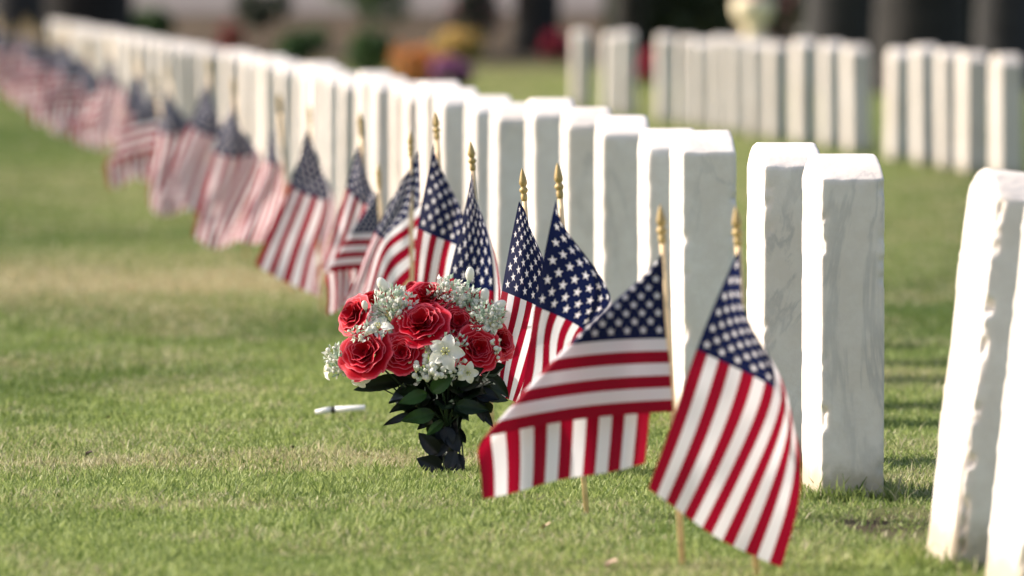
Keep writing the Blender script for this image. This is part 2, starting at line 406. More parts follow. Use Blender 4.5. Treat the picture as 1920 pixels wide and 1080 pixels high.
back = [(1861, 'alone at the right edge'), (1797, 'rightmost of the group of four'), (1755, 'third of the group of four'),
        (1710, 'second of the group of four'), (1660, 'leftmost of the group of four'), (1581, 'right one of the pair left of the dark gap'),
        (1535, 'left one of the pair left of the dark gap'), (1484, 'just left of the pair, right of the cream urn'), (1432, 'directly before the cream urn, right one'),
        (1395, 'directly before the cream urn, left one'), (1360, 'first left of the cream urn'), (1328, 'second left of the cream urn'),
        (1294, 'third left of the cream urn'), (1262, 'fourth left of the cream urn'), (1223, 'fifth left of the cream urn, beside the narrow gap'),
        (1148, 'rightmost of the far left trio'), (1122, 'middle one of the far left trio'), (1064, 'leftmost of the far left trio')]
for k, (px, lab) in enumerate(back):
    put_stone(row_at(px + 14, .1685), mid_dark[k % 4], 'blurred headstone in the back row, ' + lab, G2, R(random.uniform(-1.5, 1.5)), R(random.uniform(-.8, .8)), R(random.uniform(-.8, .8)))

# ------------------------------------------------------------------ flags
def nspline(xk, yk, x):                                 # natural cubic spline
    xk = np.asarray(xk, float); yk = np.asarray(yk, float); n = len(xk); h = np.diff(xk)
    A = np.eye(n); B = np.zeros((n,) + yk.shape[1:])
    for i in range(1, n - 1):
        A[i, i - 1], A[i, i], A[i, i + 1] = h[i - 1], 2 * (h[i - 1] + h[i]), h[i]
        B[i] = 6 * ((yk[i + 1] - yk[i]) / h[i] - (yk[i] - yk[i - 1]) / h[i - 1])
    M = np.linalg.solve(A, B.reshape(n, -1)).reshape(B.shape)
    i = np.clip(np.searchsorted(xk, x) - 1, 0, n - 2)
    sh = (len(x),) + (1,) * (yk.ndim - 1)
    t1 = (xk[i + 1] - x).reshape(sh); t0 = (x - xk[i]).reshape(sh); hh = h[i].reshape(sh)
    return (M[i] * t1**3 + M[i + 1] * t0**3) / (6 * hh) + (yk[i] / hh - M[i] * hh / 6) * t1 + (yk[i + 1] / hh - M[i + 1] * hh / 6) * t0
def cloth_uv(nu, nv):
    u = np.linspace(0, 1, nu); v = np.linspace(0, 1, nv); return u, v
def net_pts(net, ku, kv, nu, nv):
    u, v = cloth_uv(nu, nv)
    A = nspline(kv, np.array(net, float), v)            # (nv, ku, 3)
    return nspline(ku, A.transpose(1, 0, 2), u)         # (nu, nv, 3)
def fold_pts(hT, hB, fB, eT, eB, nu, nv, fu=.86, sag=.10, back=.030):
    """flag whose fly is folded down behind itself along a diagonal"""
    u, v = cloth_uv(nu, nv); out = np.zeros((nu, nv, 3)); hT, hB, fB, eT, eB = map(lambda q: np.array(q, float), (hT, hB, fB, eT, eB))
    Wd = np.linalg.norm(fB - hB)
    for j, vv in enumerate(v):
        h = hT + (hB - hT) * vv; af = .015 + (fu - .015) * vv
        fp = (hT + np.array([-3, 6])) * (1 - vv) + fB * vv
        fp = fp + np.array([0, -1]) * (Wd * .045 * math.sin(math.pi * vv))
        e = eT + (eB - eT) * vv + np.array([0, 6 * math.sin(vv * 9)]) * .5
        L = max(np.linalg.norm(fp - h), 1); wf = min(.065, af * .6)
        def front(a):
            t = a / af; p = h + (fp - h) * t; return p + np.array([0, -1]) * (sag * L * .45 * math.sin(math.pi * t) * (.3 + .7 * vv) * .6)
        def bk(s): 
            t = s / (1 - af); return fp + (e - fp) * t + np.array([1, 0]) * (4 * math.sin(3.1 * t))
        for i, uu in enumerate(u):
            s = uu - af
            if s <= -wf: p = front(uu); dz = 0
            elif s >= wf: p = bk(s); dz = back
            else:
                t = (s + wf) / (2 * wf); p = (1 - t)**2 * front(af - wf) + 2 * t * (1 - t) * fp + t * t * bk(wf); dz = back * t * t * (3 - 2 * t)
            dz += .006 * math.sin(uu * 9 + vv * 4) * (1 if s < 0 else .6) + (.010 * math.sin(vv * 15 + uu * 3) if s > 0 else 0)
            out[i, j] = (p[0], p[1], dz)
    return out
def cloth_mesh(pts, base, Y0, seed, amp=.004):
    nu, nv = pts.shape[:2]; u, v = cloth_uv(nu, nv); UU, VV = np.meshgrid(u, v, indexing='ij')
    dzn = (fbm(UU * 4 + seed * 7, VV * 3, seed * 13, 2) - .5) * 6 * amp * np.clip(UU * 4, 0, 1)
    Wp = np.zeros((nu, nv, 3))
    dv = RC @ np.array([0, 0, -1.0])
    for i in range(nu):
        for j in range(nv): Wp[i, j] = P(pts[i, j, 0], pts[i, j, 1], Y0 + pts[i, j, 2] + dzn[i, j])
    Wp -= base
    Iq = np.arange(nu * nv).reshape(nu, nv)
    Fc = np.stack([Iq[:-1, :-1], Iq[1:, :-1], Iq[1:, 1:], Iq[:-1, 1:]], -1).reshape(-1, 4)
    return mesh_np('flag_cloth', Wp.reshape(-1, 3), Fc, M_FLAG, np.stack([UU, VV], -1).reshape(-1, 2))
def pole_meshes(top, finial_len=.058):
    """top relative to base; returns pole mesh, finial mesh"""
    top = Vector(top); ax = top.normalized(); q = ax.to_track_quat('Z', 'Y').to_matrix().to_4x4()
    a = MB(); L = top.length - finial_len + .006
    a.tube([-ax * .03, ax * L * .5, ax * L], .0050, 10)
    f = MB(); s = finial_len
    prof = [(.0001, -.004), (.0052, -.004), (.0062, 0), (.0062, .14 * s), (.0046, .17 * s), (.0072, .22 * s), (.0084, .28 * s), (.0072, .34 * s), (.0045, .38 * s),
            (.0056, .42 * s), (.0078, .50 * s), (.0074, .58 * s), (.0052, .74 * s), (.0030, .88 * s), (.0004, s)]
    f.lathe(prof, 14, Matrix.Translation(ax * (L - .004)) @ q)
    return a.mesh('flag_pole', M_POLE), f.mesh('spear_tip', M_GOLD)
GF = 'small flags planted along the front row'
templates = {}
def hero(key, top, base_px, pts, label, Y0=None, rip=.004):
    b0 = G(*base_px) if base_px[1] is not None else None
    root = empty('grave_flag', b0, label, 'flag', GF)
    Y0 = b0[1]; tp = P(top[0], top[1], Y0) - b0
    pm, fm = pole_meshes(tp)
    cm = cloth_mesh(pts, b0, Y0 - .008, len(templates) + 1, rip)
    link('flag_cloth', cm, root); link('flag_pole', pm, root); link('spear_tip', fm, root)
    templates[key] = (cm, pm, fm); return root
K4 = [0, CU, .7, 1]; K5 = [0, .22, CU, .7, 1]
def fb(px): return (px, -15 + .72 * (px + 230))          # flag line on the ground
hero('A', (1380, 388), (1419, 1088), net_pts(
    [[(1386, 466, -.004), (1306, 655, -.03), (1264, 780, -.045), (1215, 916, -.04)],
     [(1391, 545, .01), (1380, 690, -.03), (1335, 825, -.05), (1274, 958, -.045)],
     [(1394, 615, .04), (1452, 728, -.01), (1403, 862, -.04), (1335, 1002, -.045)],
     [(1399, 720, .07), (1486, 800, .02), (1501, 915, -.02), (1465, 1064, -.04)]], K4, [0, .27, .54, 1], 130, 90),
    'largest flag at lower right, hanging open with red and white stripes slanting to the grass')
hero('C', (1238, 385), (1280, 1064), fold_pts((1241, 474), (1262, 772), (888, 824), (1209, 868), (904, 934), 150, 110),
    'wide flag folded over itself, stripes level above and upright below, left of the largest flag')
hero('D', (1045, 307), (1101, 972), net_pts(
    [[(1042, 374, 0), (1022, 470, -.01), (1003, 574, -.02), (988, 680, -.02), (962, 790, -.01)],
     [(1048, 420, .01), (1092, 500, -.015), (1046, 592, -.03), (1030, 700, -.02), (1000, 810, 0)],
     [(1054, 470, .03), (1139, 546, .01), (1087, 613, -.01), (1062, 720, 0), (1032, 825, .01)],
     [(1068, 600, .05), (1118, 600, .07), (1092, 660, .07), (1070, 760, .06), (1045, 850, .05)]], K5, [0, .235, .47, 1], 120, 90),
    'sharp flag with large crisp stars and gold tip, behind the folded wide flag')
hero('E', (979, 317), (1020, 886), net_pts(
    [[(973, 377, 0), (957, 455, 0), (941, 545, -.01), (930, 640, -.01), (921, 735, 0)],
     [(986, 400, 0), (990, 470, -.02), (982, 562, -.03), (958, 660, -.03), (944, 745, -.01)],
     [(990, 430, .02), (1022, 500, .0), (1016, 580, .0), (994, 680, 0), (967, 754, .0)],
     [(996, 520, .05), (1035, 560, .05), (1034, 630, .05), (1014, 710, .04), (988, 772, .04)]], K5, [0, .27, .54, 1], 110, 80),
    'sharp flag with gold tip right of the bouquet, its stripes falling behind the roses')
hero('F', (882, 265), (925, 817), net_pts(
    [[(884, 318, 0), (868, 410, 0), (842, 516, 0), (838, 610, 0), (832, 700, 0)],
     [(887, 340, -.01), (892, 440, -.02), (884, 540, -.03), (872, 640, -.02), (862, 720, -.01)],
     [(889, 370, .01), (915, 440, .0), (927, 546, .0), (907, 640, 0), (890, 725, .0)],
     [(893, 430, .05), (922, 500, .04), (941, 575, .03), (928, 660, .03), (915, 740, .03)]], K5, [0, .27, .54, 1], 110, 80),
    'narrow dark blue starry flag with thin gold tip directly above the bouquet')
hero('G', (817, 210), (850, 763), net_pts(
    [[(814, 268, 0), (798, 345, 0), (783, 428, -.01), (776, 520, -.01), (766, 615, 0)],
     [(818, 300, 0), (838, 365, -.02), (820, 445, -.03), (802, 540, -.02), (784, 630, 0)],
     [(821, 335, .02), (868, 402, .0), (856, 460, .0), (838, 555, 0), (806, 645, .0)],
     [(826, 420, .05), (872, 455, .06), (868, 505, .05), (850, 590, .05), (824, 662, .04)]], K5, [0, .23, .46, 1], 100, 70),
    'slightly soft flag with gold tip above the left part of the bouquet')
hero('H', (769, 245), (775, 722), net_pts(
    [[(786, 282, .01), (745, 355, .0), (703, 434, 0), (676, 500, 0), (646, 562, 0)],
     [(788, 330, .02), (752, 380, -.01), (710, 443, -.01), (682, 512, -.01), (656, 580, 0)],
     [(788, 385, .02), (756, 415, .0), (719, 450, 0), (692, 525, 0), (668, 600, 0)],
     [(782, 500, .02), (770, 520, .02), (748, 545, .01), (722, 590, .0), (692, 640, 0)]], K5, [0, .27, .54, 1], 100, 70),
    'soft flag crossed by its own upright wooden pole, stripes slanting down left')
hero('I', (708, 308), (728, 675), fold_pts((706, 358), (716, 505), (607, 512), (692, 560), (612, 588), 90, 70, fu=.8, back=.025),
    'short soft flag with pale tip and level stripes, left of the pole crossed one')
hero('J', (675, 212), (703, 657), net_pts(
    [[(675, 268, 0), (662, 305, 0), (648, 352, -.01), (628, 425, -.01), (604, 500, 0)],
     [(677, 290, 0), (684, 330, -.01), (676, 378, -.02), (650, 455, -.02), (622, 525, 0)],
     [(678, 320, .02), (698, 355, .0), (701, 392, .0), (672, 480, 0), (642, 545, .0)],
     [(682, 390, .05), (704, 405, .05), (706, 435, .05), (690, 505, .05), (660, 565, .04)]], K5, [0, .27, .54, 1], 80, 60),
    'soft blue and red flag hanging in folds right of the big blurred one', rip=.009)
hero('K', (580, 196), (604, 586), net_pts(
    [[(580, 235, 0), (564, 285, 0), (543, 348, -.01), (513, 420, -.01), (478, 496, 0)],
     [(581, 258, 0), (592, 305, -.01), (578, 366, -.02), (548, 445, -.02), (522, 522, 0)],
     [(583, 285, .02), (607, 325, .0), (617, 377, .0), (592, 465, 0), (572, 545, .0)],
     [(588, 340, .05), (612, 365, .06), (623, 400, .05), (612, 480, .04), (600, 556, .03)]], K5, [0, .27, .54, 1], 90, 65),
    'big blurred flag with blue triangle top and broad stripes slanting left, left of the middle')
hero('L', (523, 175), (548, 545), net_pts(
    [[(513, 236, 0), (505, 265, 0), (496, 302, 0), (472, 370, 0), (440, 448, 0)],
     [(514, 250, -.02), (512, 275, -.02), (508, 306, -.03), (488, 375, -.03), (458, 455, -.02)],
     [(516, 275, .02), (520, 290, .02), (521, 312, .0), (503, 385, 0), (476, 458, .0)],
     [(520, 330, .06), (535, 335, .07), (542, 352, .05), (532, 405, .05), (505, 452, .04)]], K5, [0, .27, .54, 1], 70, 50),
    'narrow blurred backlit flag with an orange glow, left of the big blurred one', rip=.01)
hero('M', (437, 145), (462, 483), net_pts(
    [[(437, 186, 0), (420, 230, 0), (399, 283, 0), (380, 365, 0), (362, 440, 0)],
     [(439, 205, -.01), (440, 240, -.03), (438, 295, -.03), (408, 380, -.04), (385, 460, -.02)],
     [(441, 225, .02), (462, 255, .0), (478, 290, .0), (442, 378, -.02), (406, 466, .0)],
     [(444, 280, .05), (482, 300, .05), (492, 335, .03), (472, 400, .02), (442, 452, .02)]], K5, [0, .27, .54, 1], 70, 50),
    'very blurred flag with dark blue top and bunched stripes, before the gap in the stones', rip=.012)
def far_flag(px, key, label, rz=0., ry=0., sc=1.):
    b0 = G(*fb(px)); root = empty('grave_flag', b0, label, 'flag', GF)
    root.rotation_euler = (random.uniform(-.03, .03), ry, rz); root.scale = (sc, sc, sc)
    for nm, me in zip(('flag_cloth', 'flag_pole', 'spear_tip'), templates[key]): link(nm, me, root)
px = 400.0; n = 0; keys = 'CKMCAHJCKDCMAG'
while px > -10:
    n += 1
    far_flag(px, keys[n % len(keys)], f'very blurred pinkish far flag at left, {ordw(n)} beyond the bunched dark topped one',
             random.uniform(-.9, .6), random.uniform(-.15, .08), random.uniform(1.0, 1.18))
    dd = 20000 / (px + 230); dd += random.uniform(1.5, 2.4); px = 20000 / dd - 230

# ------------------------------------------------------------------ bouquet
def rose_material():
    m, nt, out = new_mat('rose_petal'); b = NB(nt)
    uv = b.n('UVMap', uv_map='uv'); sp = b.n('SeparateXYZ'); nt.links.new(uv.outputs[0], sp.inputs[0])
    tc = b.n('TexCoord').outputs['Object']; n = b.noise(tc, 45, 3).outputs[0]
    edge = b.ramp(b.m('ADD', sp.outputs[1], b.m('MULTIPLY', b.m('SUBTRACT', n, .5), .14)), .92, 1.0)
    c = b.mix(sp.outputs[0], C4(.17, .0006, .005), C4(.56, .002, .016))
    c = b.mix(b.m('MULTIPLY', edge, .65), c, C4(.85, .16, .22))
    p = b.n('BsdfPrincipled'); b.set(p.inputs['Base Color'], c); p.inputs['Roughness'].default_value = .45
    p.inputs['Specular IOR Level'].default_value = .12
    b.set(p.inputs['Normal'], b.bump(b.noise(tc, 160, 3).outputs[0], .25, .001))
    t = b.n('BsdfTranslucent'); b.set(t.inputs[0], c); mx = b.n('MixShader'); mx.inputs[0].default_value = .15
    nt.links.new(p.outputs[0], mx.inputs[1]); nt.links.new(t.outputs[0], mx.inputs[2]); nt.links.new(mx.outputs[0], out.inputs[0]); return m
M_ROSE = rose_material()
M_WHITE = simple('white_petal', (.80, .80, .74), .6, var=.06, transl=.3)
M_SAGE = simple('sage_green_filler', (.42, .54, .43), .7, var=.3, nscale=80, transl=.2)
M_LEAF = simple('dark_leaf', (.007, .018, .008), .5, spec=.25, var=.5, nscale=25, bump=.3)
M_LEAFG = simple('green_leaf', (.02, .055, .012), .5, spec=.3, var=.35, nscale=25, transl=.25)
M_STEM = simple('dark_stem', (.02, .045, .022), .5, var=.3)
M_BLACKLEAF = simple('black_leaf', (.006, .009, .012), .4, spec=.25, var=.4, nscale=20, bump=.3)
def rose_mesh(seed):
    rr = random.Random(seed); a = MB()
    layers = [(3, .10, .30, .62, .02), (3, .20, .36, .62, .05), (4, .33, .44, .60, .12), (5, .48, .56, .54, .22), (5, .66, .70, .44, .38), (6, .86, .90, .30, .62)]
    ns, ntt = 13, 9
    for li, (npet, rb, rt, ht, flare) in enumerate(layers):
        ph = rr.uniform(0, 6.28)
        for k in range(npet):
            c = ph + 2 * math.pi * k / npet + rr.uniform(-.15, .15); half = math.pi / npet * 1.45
            hh = ht * rr.uniform(.92, 1.1); tw = rr.uniform(-.12, .12); wav = rr.uniform(0, 6)
            pt = np.zeros((ns, ntt, 3)); uv = np.zeros((ns, ntt, 2))
            for i in range(ns):
                s = -1 + 2 * i / (ns - 1)
                for j in range(ntt):
                    t = j / (ntt - 1)
                    wdt = (math.sin(min(t * 1.25, 1) * math.pi / 2) ** .7) * half * (1 - .28 * max(0, t - .6) ** 1.2)
                    an = c + s * wdt
                    top = 1.06 - .26 * abs(s) ** 1.5 + .05 * math.sin(s * 5 + wav)
                    rad = rb * (t ** .55) * .8 + .03 + (rt - rb * .8) * t * t + flare * max(0, t - .72) ** 1.3 * 1.6 + tw * s * t * .3
                    z = hh * (t * top) - .18 * flare * max(0, t - .75) * 3 - (1 - min(1, t * 2)) * .06 * li
                    rad += .045 * math.sin(s * 6 + wav + li) * t * t
                    pt[i, j] = (rad * math.cos(an), rad * math.sin(an), z - .2); uv[i, j] = (rr.random() * .08 + .35 + .5 * (li / 5), t)
            a.grid(pt, uv)
    a.ball((0, 0, -.12), .22, 10, 6)
    me = a.mesh('rose_bloom', M_ROSE); return me
roses = [rose_mesh(s) for s in (1, 2, 3)]
BQ = G(838, 890); BY = BQ[1]; SC = F_PX / BY
bq = empty('flower_bouquet', BQ, 'bouquet of red roses and small white flowers standing in the grass before the flags', 'bouquet')
def BP(px, py, dz=0.): return Vector(P(px, py, BY + dz) - BQ)
neck = BP(838, 800, .0)
def stem(p0, p1, rad=.0016, bend=.02, name='stem', mat=None):
    a = MB(); p0, p1 = Vector(p0), Vector(p1); mid_ = (p0 + p1) / 2 + Vector((random.uniform(-1, 1), random.uniform(-1, 1), .3)) * bend
    pts = [(1 - t)**2 * p0 + 2 * t * (1 - t) * mid_ + t * t * p1 for t in np.linspace(0, 1, 9)]
    a.tube(pts, rad, 7); return link(name, a.mesh(name, mat or M_STEM), bq)
rose_spec = [(664, 590, 36, -.02, (-.75, -.6, .45)), (686, 662, 47, -.07, (-.45, -.95, .45)), (802, 558, 41, .00, (-.1, -.6, .9)), (790, 608, 48, -.06, (-.15, -.8, .75)),
             (858, 606, 36, -.03, (.2, -.9, .5)), (754, 662, 36, -.08, (-.1, -1, .25)), (895, 654, 40, -.05, (.35, -.95, .25)), (938, 640, 33, .0, (.8, -.65, .3)),
             (888, 562, 30, .04, (.3, -.5, .9)), (775, 545, 28, .06, (-.3, -.3, 1)), (700, 560, 28, .10, (-.4, .2, 1)), (850, 640, 30, .02, (.1, -.9, .4))]
for k, (x, y, r, dz, nrm) in enumerate(rose_spec):
    c = BP(x, y, dz); o = link('rose', roses[k % 3], bq, c); s = r / SC * 1.06
    q = Vector(nrm).to_track_quat('Z', 'Y') @ Quaternion((0, 0, 1), random.uniform(0, 6.28))
    o.rotation_mode = 'QUATERNION'; o.rotation_quaternion = q; o.scale = (s, s, s * 1.05)
    stem(neck, c - Vector(nrm).normalized() * s * .3, .0018)
def blossom(c, nrm, r, seed, npet=5, name='white_blossom'):
    rr = random.Random(seed); a = MB(); q = Vector(nrm).to_track_quat('Z', 'Y').to_matrix()
    for k in range(npet):
        an = 2 * math.pi * k / npet + rr.uniform(-.1, .1); pt = np.zeros((7, 8, 3))
        for i in range(7):
            s = -1 + i / 3
            for j in range(8):
                t = j / 7; wd = .36 * math.sin(math.pi * min(.97, .12 + t * .85)) ** .8
                rad = .06 + .94 * t; z = .35 * math.sin(t * 2.2) - .28 * t * t + .10 * s * s
                v = Vector((rad * math.cos(an) - s * wd * math.sin(an), rad * math.sin(an) + s * wd * math.cos(an), z)) * r
                pt[i, j] = q @ v
        a.grid(pt)
    o = link(name, a.mesh(name, M_WHITE), bq, c)
    b2 = MB()
    for k in range(6):
        an = k * 1.05; tip = q @ (Vector((math.cos(an) * .18, math.sin(an) * .18, .5)) * r)
        b2.tube([Vector((0, 0, 0)), tip], r * .02, 5); b2.ball(tip, r * .06, 6, 4)
    link('stamen', b2.mesh('stamen', simple('yellow_green_stamen', (.5, .5, .2), .6)), o); return o
blossom(BP(836, 662, -.10), (-.05, -1, .25), 36 / SC, 1)
blossom(BP(712, 618, -.06), (-.3, -.8, .7), 28 / SC, 2)
blossom(BP(876, 698, -.09), (.2, -1, -.1), 22 / SC, 3)
blossom(BP(676, 708, -.06), (-.3, -.8, -.5), 22 / SC, 4)
blossom(BP(618, 694, -.02), (-1, -.4, .1), 20 / SC, 5)
blossom(BP(920, 612, -.03), (.3, -.8, .5), 20 / SC, 6)
blossom(BP(848, 575, .0), (.2, -.6, .8), 18 / SC, 7)
def bud(px, py, dz, dirn, L=.014, tx=None):
    c = BP(px, py, dz); a = MB(); dv = Vector(dirn).normalized()
    a.ball(c, L * .55, 10, 8, dv, 1.55)
    o = link('bud', a.mesh('bud', M_WHITE), bq)
    s = MB(); s.ball(c - dv * L * .75, L * .28, 8, 5); s.tube([c - dv * L * .7, c - dv * .03 + Vector((0, 0, -.01)), c - dv * .05 + Vector((0, .01, -.04))], .0011, 6)
    link('bud_stem', s.mesh('bud_stem', M_SAGE), o)
bud(717, 533, -.02, (-.5, -.2, .9), .017); bud(881, 514, .0, (.1, 0, 1), .016); bud(909, 553, -.01, (.1, 0, 1), .016); bud(936, 573, -.01, (.9, 0, .6), .017)
bud(684, 572, -.05, (-.2, -.3, .9), .011); bud(706, 548, 0, (-.2, 0, 1), .008)
def filler(cx, cy, rx, ry, dz, n_sage, n_white, rw, seed):
    rr = random.Random(seed); s = MB(); wb = MB(); c = BP(cx, cy, dz)
    for k in range(n_sage):
        while True:
            x, y, z = (rr.uniform(-1, 1) for _ in range(3))
            if x * x + y * y + z * z < 1: break
        p = c + Vector((x * rx, y * rx * .8, z * ry)) / SC
        d0 = Vector((x, y - .3, z + .5)).normalized()
        q = (d0 + Vector((rr.uniform(-.8, .8), rr.uniform(-.8, .8), rr.uniform(-.8, .8)))).normalized()
        e = q.cross(Vector((rr.random(), rr.random(), rr.random()))).normalized()
        L = rr.uniform(.007, .014); wd = L * .27
        pts = np.array([[p, p + e * 0, p], [p + q * L * .4 + e * wd, p + q * L * .45 + q.cross(e) * wd * .3, p + q * L * .4 - e * wd], [p + q * L, p + q * L, p + q * L]])
        (s if rr.random() < .6 else wb).grid(np.array([[tuple(v) for v in row] for row in pts]))
    for k in range(n_white):
        while True:
            x, y, z = (rr.uniform(-1, 1) for _ in range(3))
            if x * x + y * y + z * z < 1: break
        p = c + Vector((x * rx, -abs(y) * rx * .6 - .006 * SC / SC, z * ry)) / SC * 1.05
        wb.ball(p, rw * rr.uniform(.65, 1.35), 8, 6)
        s.tube([p, c + (p - c) * .3 + Vector((0, .02, -.015))], .0007, 5)
    o = link('filler_spray', s.mesh('filler_spray', M_SAGE), bq)
    o2 = link('tiny_blossoms', wb.mesh('tiny_blossoms', M_WHITE), o); tag(o2, kind='stuff')
    stem(neck, c + Vector((0, .015, -.02)), .0013)
filler(738, 582, 44, 46, -.03, 420, 46, .0042, 1)
filler(842, 552, 40, 32, .0, 320, 26, .0040, 2)
filler(910, 598, 34, 32, -.03, 260, 30, .0042, 3)
filler(820, 690, 56, 28, -.085, 40, 60, .0048, 4)
filler(830, 645, 48, 22, -.07, 60, 26, .0042, 5)
filler(642, 676, 34, 30, -.03, 200, 30, .0042, 6)
filler(690, 625, 40, 16, -.06, 100, 26, .0042, 7)
filler(880, 570, 26, 30, -.01, 150, 20, .0042, 8)
filler(930, 655, 14, 30, -.05, 10, 14, .0035, 9)
def leaf(p0, p1, wd, mat=None, up=(0, -1, .3), curl=.25, name='leaf'):
    p0, p1 = Vector(p0), Vector(p1); ax = p1 - p0; L = ax.length; ax.normalize()
    sd = ax.cross(Vector(up)).normalized(); nn = sd.cross(ax).normalized(); pt = np.zeros((9, 14, 3)); UV = np.zeros((9, 14, 2))
    ph = random.uniform(0, 6)
    for i in range(9):
        s = -1 + i / 4
        for j in range(14):
            t = j / 13; w_ = wd * (math.sin(math.pi * t ** .8) ** .8 + .02) * (1 - .25 * t) * (1 + .05 * (j % 2))
            v = p0 + ax * L * t + sd * s * w_ + nn * (abs(s) * w_ * .35 - curl * L * t * t * .5 + .04 * L * math.sin(t * 7 + ph) * s * s)
            pt[i, j] = v; UV[i, j] = (i / 8, t)
    a = MB(); a.grid(pt, UV); return link(name, a.mesh(name, mat or M_LEAF), bq)
# named leaves seen at the rim of the green mass
for (x0, y0, x1, y1, wd, dz, m) in [(768, 776, 718, 797, .008, -.03, M_BLACKLEAF), (815, 775, 752, 788, .016, -.06, M_LEAFG), (800, 738, 748, 755, .014, -.07, M_LEAFG),
        (760, 712, 664, 728, .016, -.02, M_LEAF), (900, 700, 946, 684, .018, -.02, M_LEAF), (890, 735, 955, 750, .014, -.03, M_LEAF), (893, 745, 908, 792, .012, -.04, M_BLACKLEAF),
        (850, 720, 905, 690, .018, -.06, M_LEAF), (810, 735, 850, 700, .016, -.09, M_LEAFG), (855, 760, 915, 768, .016, -.05, M_LEAF), (780, 715, 735, 690, .016, -.05, M_LEAF),
        (915, 700, 955, 745, .014, .0, M_LEAF), (895, 758, 925, 800, .010, -.01, M_BLACKLEAF), (830, 790, 800, 815, .010, -.03, M_LEAFG)]:
    leaf(BP(x0, y0, dz), BP(x1, y1, dz + random.uniform(-.03, .01)), wd, m)
for k in range(60):
    an = random.uniform(0, 6.28); x = 830 + math.cos(an) * random.uniform(10, 62); y = 738 + math.sin(an) * random.uniform(5, 30)
    leaf(BP(x, y, random.uniform(-.06, .07)), BP(x + math.cos(an) * 48 + random.uniform(-15, 15), y + math.sin(an) * 22 + random.uniform(-18, 14), random.uniform(-.09, .09)),
         random.uniform(.013, .02), random.choice([M_LEAF, M_LEAF, M_BLACKLEAF]), (random.uniform(-.4, .4), -1, random.uniform(-.2, .8)))
for k in range(70):
    x, y = random.uniform(775, 905), random.uniform(705, 775); an = random.uniform(0, 6.28)
    leaf(BP(x, y, random.uniform(.0, .06)), BP(x + math.cos(an) * 38, y + math.sin(an) * 26, random.uniform(-.02, .06)), random.uniform(.015, .024), M_LEAF, (random.uniform(-.5, .5), -1, random.uniform(-.3, .5)))
for (x0, y0, x1, y1, wd, dz) in [(822, 850, 785, 812, .017, -.03), (828, 880, 782, 860, .020, -.035), (826, 868, 806, 888, .016, -.03), (838, 825, 812, 858, .014, -.02), (842, 815, 862, 848, .015, -.03),
        (852, 842, 838, 890, .013, -.03), (856, 850, 868, 884, .011, -.02), (834, 800, 846, 840, .016, -.03), (822, 806, 836, 838, .013, -.01), (848, 870, 870, 892, .010, -.035)]:
    leaf(BP(x0, y0, dz), BP(x1, y1, dz - .01), wd, M_BLACKLEAF, (random.uniform(-.3, .3), -1, .2), .12)
for k in range(26):
    y = random.uniform(765, 850); x = 835 + random.uniform(-1, 1) * (34 - (y - 765) * .18); an = random.uniform(.6, 2.5)
    leaf(BP(x, y, random.uniform(-.01, .03)), BP(x + math.cos(an) * 30, y + math.sin(an) * 34, random.uniform(-.03, .03)), random.uniform(.009, .014), random.choice([M_LEAF, M_BLACKLEAF]), (random.uniform(-.5, .5), -1, random.uniform(-.3, .5)))
for x0, x1 in [(846, 838), (852, 866), (858, 858), (834, 832), (843, 850), (862, 872)]:
    stem(BP(x0, 780, random.uniform(-.01, .02)), BP(x1, 893, random.uniform(-.02, .02)), .0016, .004)
stem(BP(760, 750), BP(716, 704, -.02), .0015, .004); stem(BP(764, 744), BP(726, 700, -.02), .0015, .004)

# ------------------------------------------------------------------ small things on the grass
M_PLAST = simple('white_plastic', (.78, .78, .76), .4, var=.05); M_BLK = simple('dark_rubber', (.03, .03, .03), .6)
tb = G(638, 792); T0 = Vector(P(626, 768, tb[1]) - tb); T1 = Vector(P(685, 765, tb[1]) - tb); T2 = Vector(P(591, 773, tb[1]) - tb)
tube = empty('marker_tube', tb, 'short white plastic tube with dark joint lying on the grass left of the bouquet', 'tube')
a = MB(); a.tube([T0, T0 + (T1 - T0) * .96, T1], [.0066, .0066, .0058], 14); link('barrel', a.mesh('barrel', M_PLAST), tube)
a = MB(); a.tube([T0 + (T2 - T0) * .14, T0 + (T2 - T0) * .45, T2], [.0068, .0074, .0045], 14); link('cap', a.mesh('cap', M_PLAST), tube)
a = MB(); a.tube([T0 + (T2 - T0) * .16, T0 - (T2 - T0) * .05], [.0072, .0072], 14); link('joint', a.mesh('joint', M_BLK), tube)
M_DRY = simple('dry_leaf', (.05, .035, .022), .8, var=.4); M_DRYP = simple('pale_dry_leaf', (.45, .33, .24), .8, var=.3)
def debris(px, py, s, mat, label):
    g = G(px, py); a = MB(); pt = np.zeros((5, 7, 3)); an = random.uniform(0, 3)
    for i in range(5):
        for j in range(7):
            t = j / 6; v = Vector(((t - .5) * s, (i - 2) * .22 * s * math.sin(math.pi * min(.98, t + .02)), .009 + .25 * s * math.sin(t * 3 + i * .6) + .05 * s * (i - 2) ** 2))
            pt[i, j] = Matrix.Rotation(an, 3, 'Z') @ v
    a.grid(pt); tag(link('fallen_leaf', a.mesh('fallen_leaf', mat), None, g), label, 'leaf', 'fallen leaves on the grass')
debris(166, 861, .018, M_DRY, 'dark curled fallen leaf on the grass at lower left')
debris(203, 792, .013, M_DRY, 'small dark leaf bit on the grass, left one of two beside each other')
debris(232, 787, .013, M_DRY, 'small dark leaf bit on the grass, right one of two beside each other')
debris(547, 848, .010, M_DRY, 'tiny dark speck of leaf on the grass left of the bouquet foot')
debris(1022, 1000, .022, M_DRYP, 'pale pinkish dry leaf on the grass below the folded wide flag')
debris(1145, 1072, .025, M_DRYP, 'pale leaf bit at the bottom edge between the two nearest flag poles')

